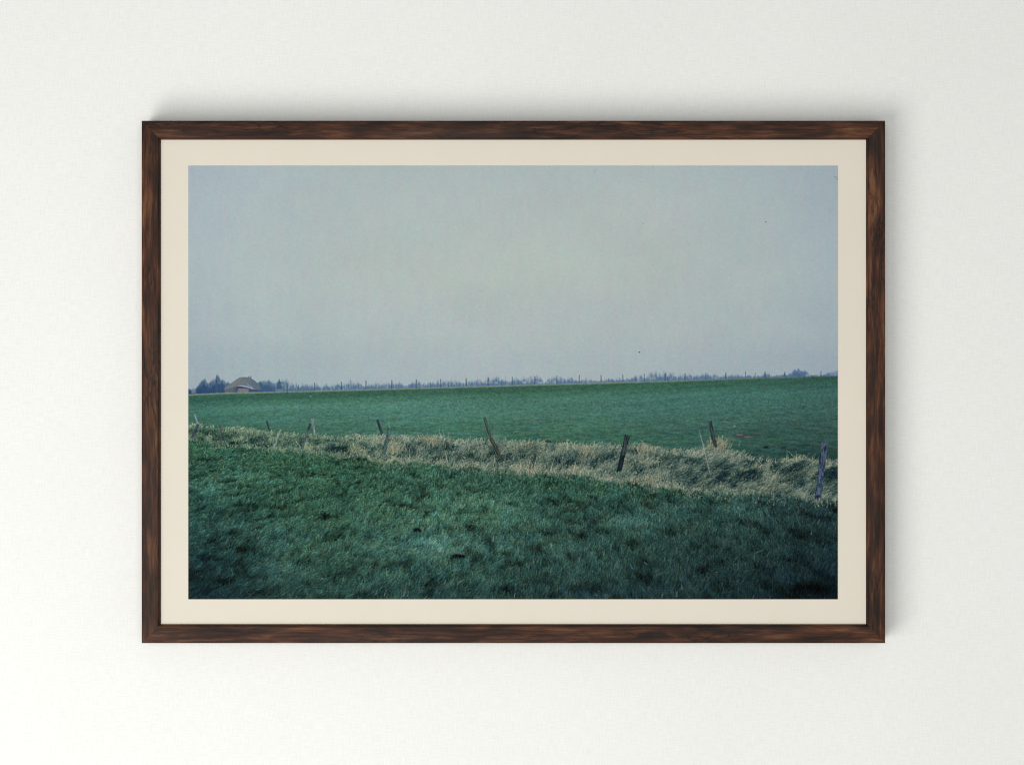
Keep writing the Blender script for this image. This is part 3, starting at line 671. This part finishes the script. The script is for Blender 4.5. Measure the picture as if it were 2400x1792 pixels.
def rail(length, width, seed):
    """A mitred rail lying along local x, its outer edge at y = +width/2, its front at z = depth."""
    T = FRONT - .001; f = MAT_Y - .001; r = .0011; q = .0005; slope = .0020
    # cross-section from the outer back edge over the front to the rebate
    prof = [(0, 0), (0, T - r)]
    for i in range(1, 5):
        t = i / 4 * math.pi / 2
        prof.append((r - r * math.cos(t), T - r + r * math.sin(t)))
    e = width - slope
    prof += [(e - q, T), (e - q * .35, T - q * .08), (e, T - q * .35)]
    prof += [(width, f + .0004), (width, f - .0005), (width - .008, f - .0005), (width - .008, 0)]
    bm = bmesh.new()
    NX = 60
    rows = []
    for j in range(NX + 1):
        s = -1 + 2 * j / NX
        row = []
        for (u, z) in prof:
            y = width / 2 - u
            half = length / 2 - u                         # the mitre
            row.append(bm.verts.new((s * half, y, z)))
        rows.append(row)
    n = len(prof)
    for j in range(NX):
        for i in range(n):
            k = (i + 1) % n
            bm.faces.new((rows[j][i], rows[j][k], rows[j + 1][k], rows[j + 1][i]))
    bm.faces.new(rows[0]); bm.faces.new(list(reversed(rows[-1])))
    bmesh.ops.recalc_face_normals(bm, faces=bm.faces)
    me = bpy.data.meshes.new('frame_rail'); bm.to_mesh(me); bm.free()
    for p in me.polygons: p.use_smooth = True
    me.set_sharp_from_angle(angle=math.radians(35))
    return me

# each rail: length, width, centre and its turn in the plane of the wall
rw = (RW + RH) / 2
for i, (ln, x, z, turn) in enumerate((
        (W, 0, H / 2 - rw / 2, 0), (H, -W / 2 + rw / 2, 0, 90), (W, 0, -H / 2 + rw / 2, 180), (H, W / 2 - rw / 2, 0, 270))):
    o = obj('frame_rail', rail(ln, rw, i), wood, root)
    o.location = (x, -.001, z)
    # local y (outer edge) points away from the picture, local z points out into the room
    from mathutils import Matrix
    o.rotation_euler = (Matrix.Rotation(math.radians(-turn), 4, 'Y') @ Matrix.Rotation(math.radians(90), 4, 'X')).to_euler()
    o.color = RAIL_SEEDS[i]

# mat board: a card held behind the rails
def card(name, w, h, t, mat, loc, bevel=.0):
    bm = bmesh.new()
    bmesh.ops.create_cube(bm, size=1)
    for v in bm.verts: v.co = (v.co.x * w, v.co.y * t, v.co.z * h)
    me = bpy.data.meshes.new(name); bm.to_mesh(me); bm.free()
    o = obj(name, me, mat, root); o.location = loc
    return o
card('mat_board', W - 2 * rw + .012, H - 2 * rw + .012, .003, mat_material(), (icx - cx, -(MAT_Y - .0015), icz - cz))

# the photograph itself: a sheet of paper lying on the mat, its picture held in the ink of a fine mesh
rgb = paint_print()
h, w = rgb.shape[:2]
lin = np.where(rgb <= .04045, rgb / 12.92, ((rgb + .055) / 1.055) ** 2.4)
lin = lin / INK_GAIN
lin = np.clip(lin, .0015, .9)
PY = MAT_Y + .0004
p0 = at(PX0, PY0, PY); p1 = at(PX1, PY1, PY)
gx, gz = np.meshgrid(np.linspace(p0.x, p1.x, w) - cx, np.linspace(p0.z, p1.z, h) - cz)
co = np.stack([gx, np.full_like(gx, -PY), gz], -1)
# turn the rim of the sheet back to the mat, so the paper has an edge
cp = np.pad(co, ((1, 1), (1, 1), (0, 0)), mode='edge'); lp = np.pad(lin, ((1, 1), (1, 1), (0, 0)), mode='edge')
cp[0, :, 1] = cp[-1, :, 1] = cp[:, 0, 1] = cp[:, -1, 1] = -(MAT_Y + .00005)
hh, ww = cp.shape[:2]
idx = np.arange(hh * ww).reshape(hh, ww)
quads = np.stack([idx[:-1, :-1], idx[1:, :-1], idx[1:, 1:], idx[:-1, 1:]], -1).reshape(-1, 4)
me = bpy.data.meshes.new('photograph_print')
me.vertices.add(hh * ww); me.vertices.foreach_set('co', cp.reshape(-1).astype(np.float32))
nq = len(quads)
me.loops.add(nq * 4); me.loops.foreach_set('vertex_index', quads.reshape(-1).astype(np.int32))
me.polygons.add(nq); me.polygons.foreach_set('loop_start', np.arange(0, nq * 4, 4, dtype=np.int32))
ca = me.color_attributes.new('ink', 'FLOAT_COLOR', 'POINT')
ca.data.foreach_set('color', np.concatenate([lp, np.ones((hh, ww, 1))], -1).reshape(-1).astype(np.float32))
me.update(calc_edges=True)
me.shade_flat()
pr = obj('photograph_print', me, print_material(), root)
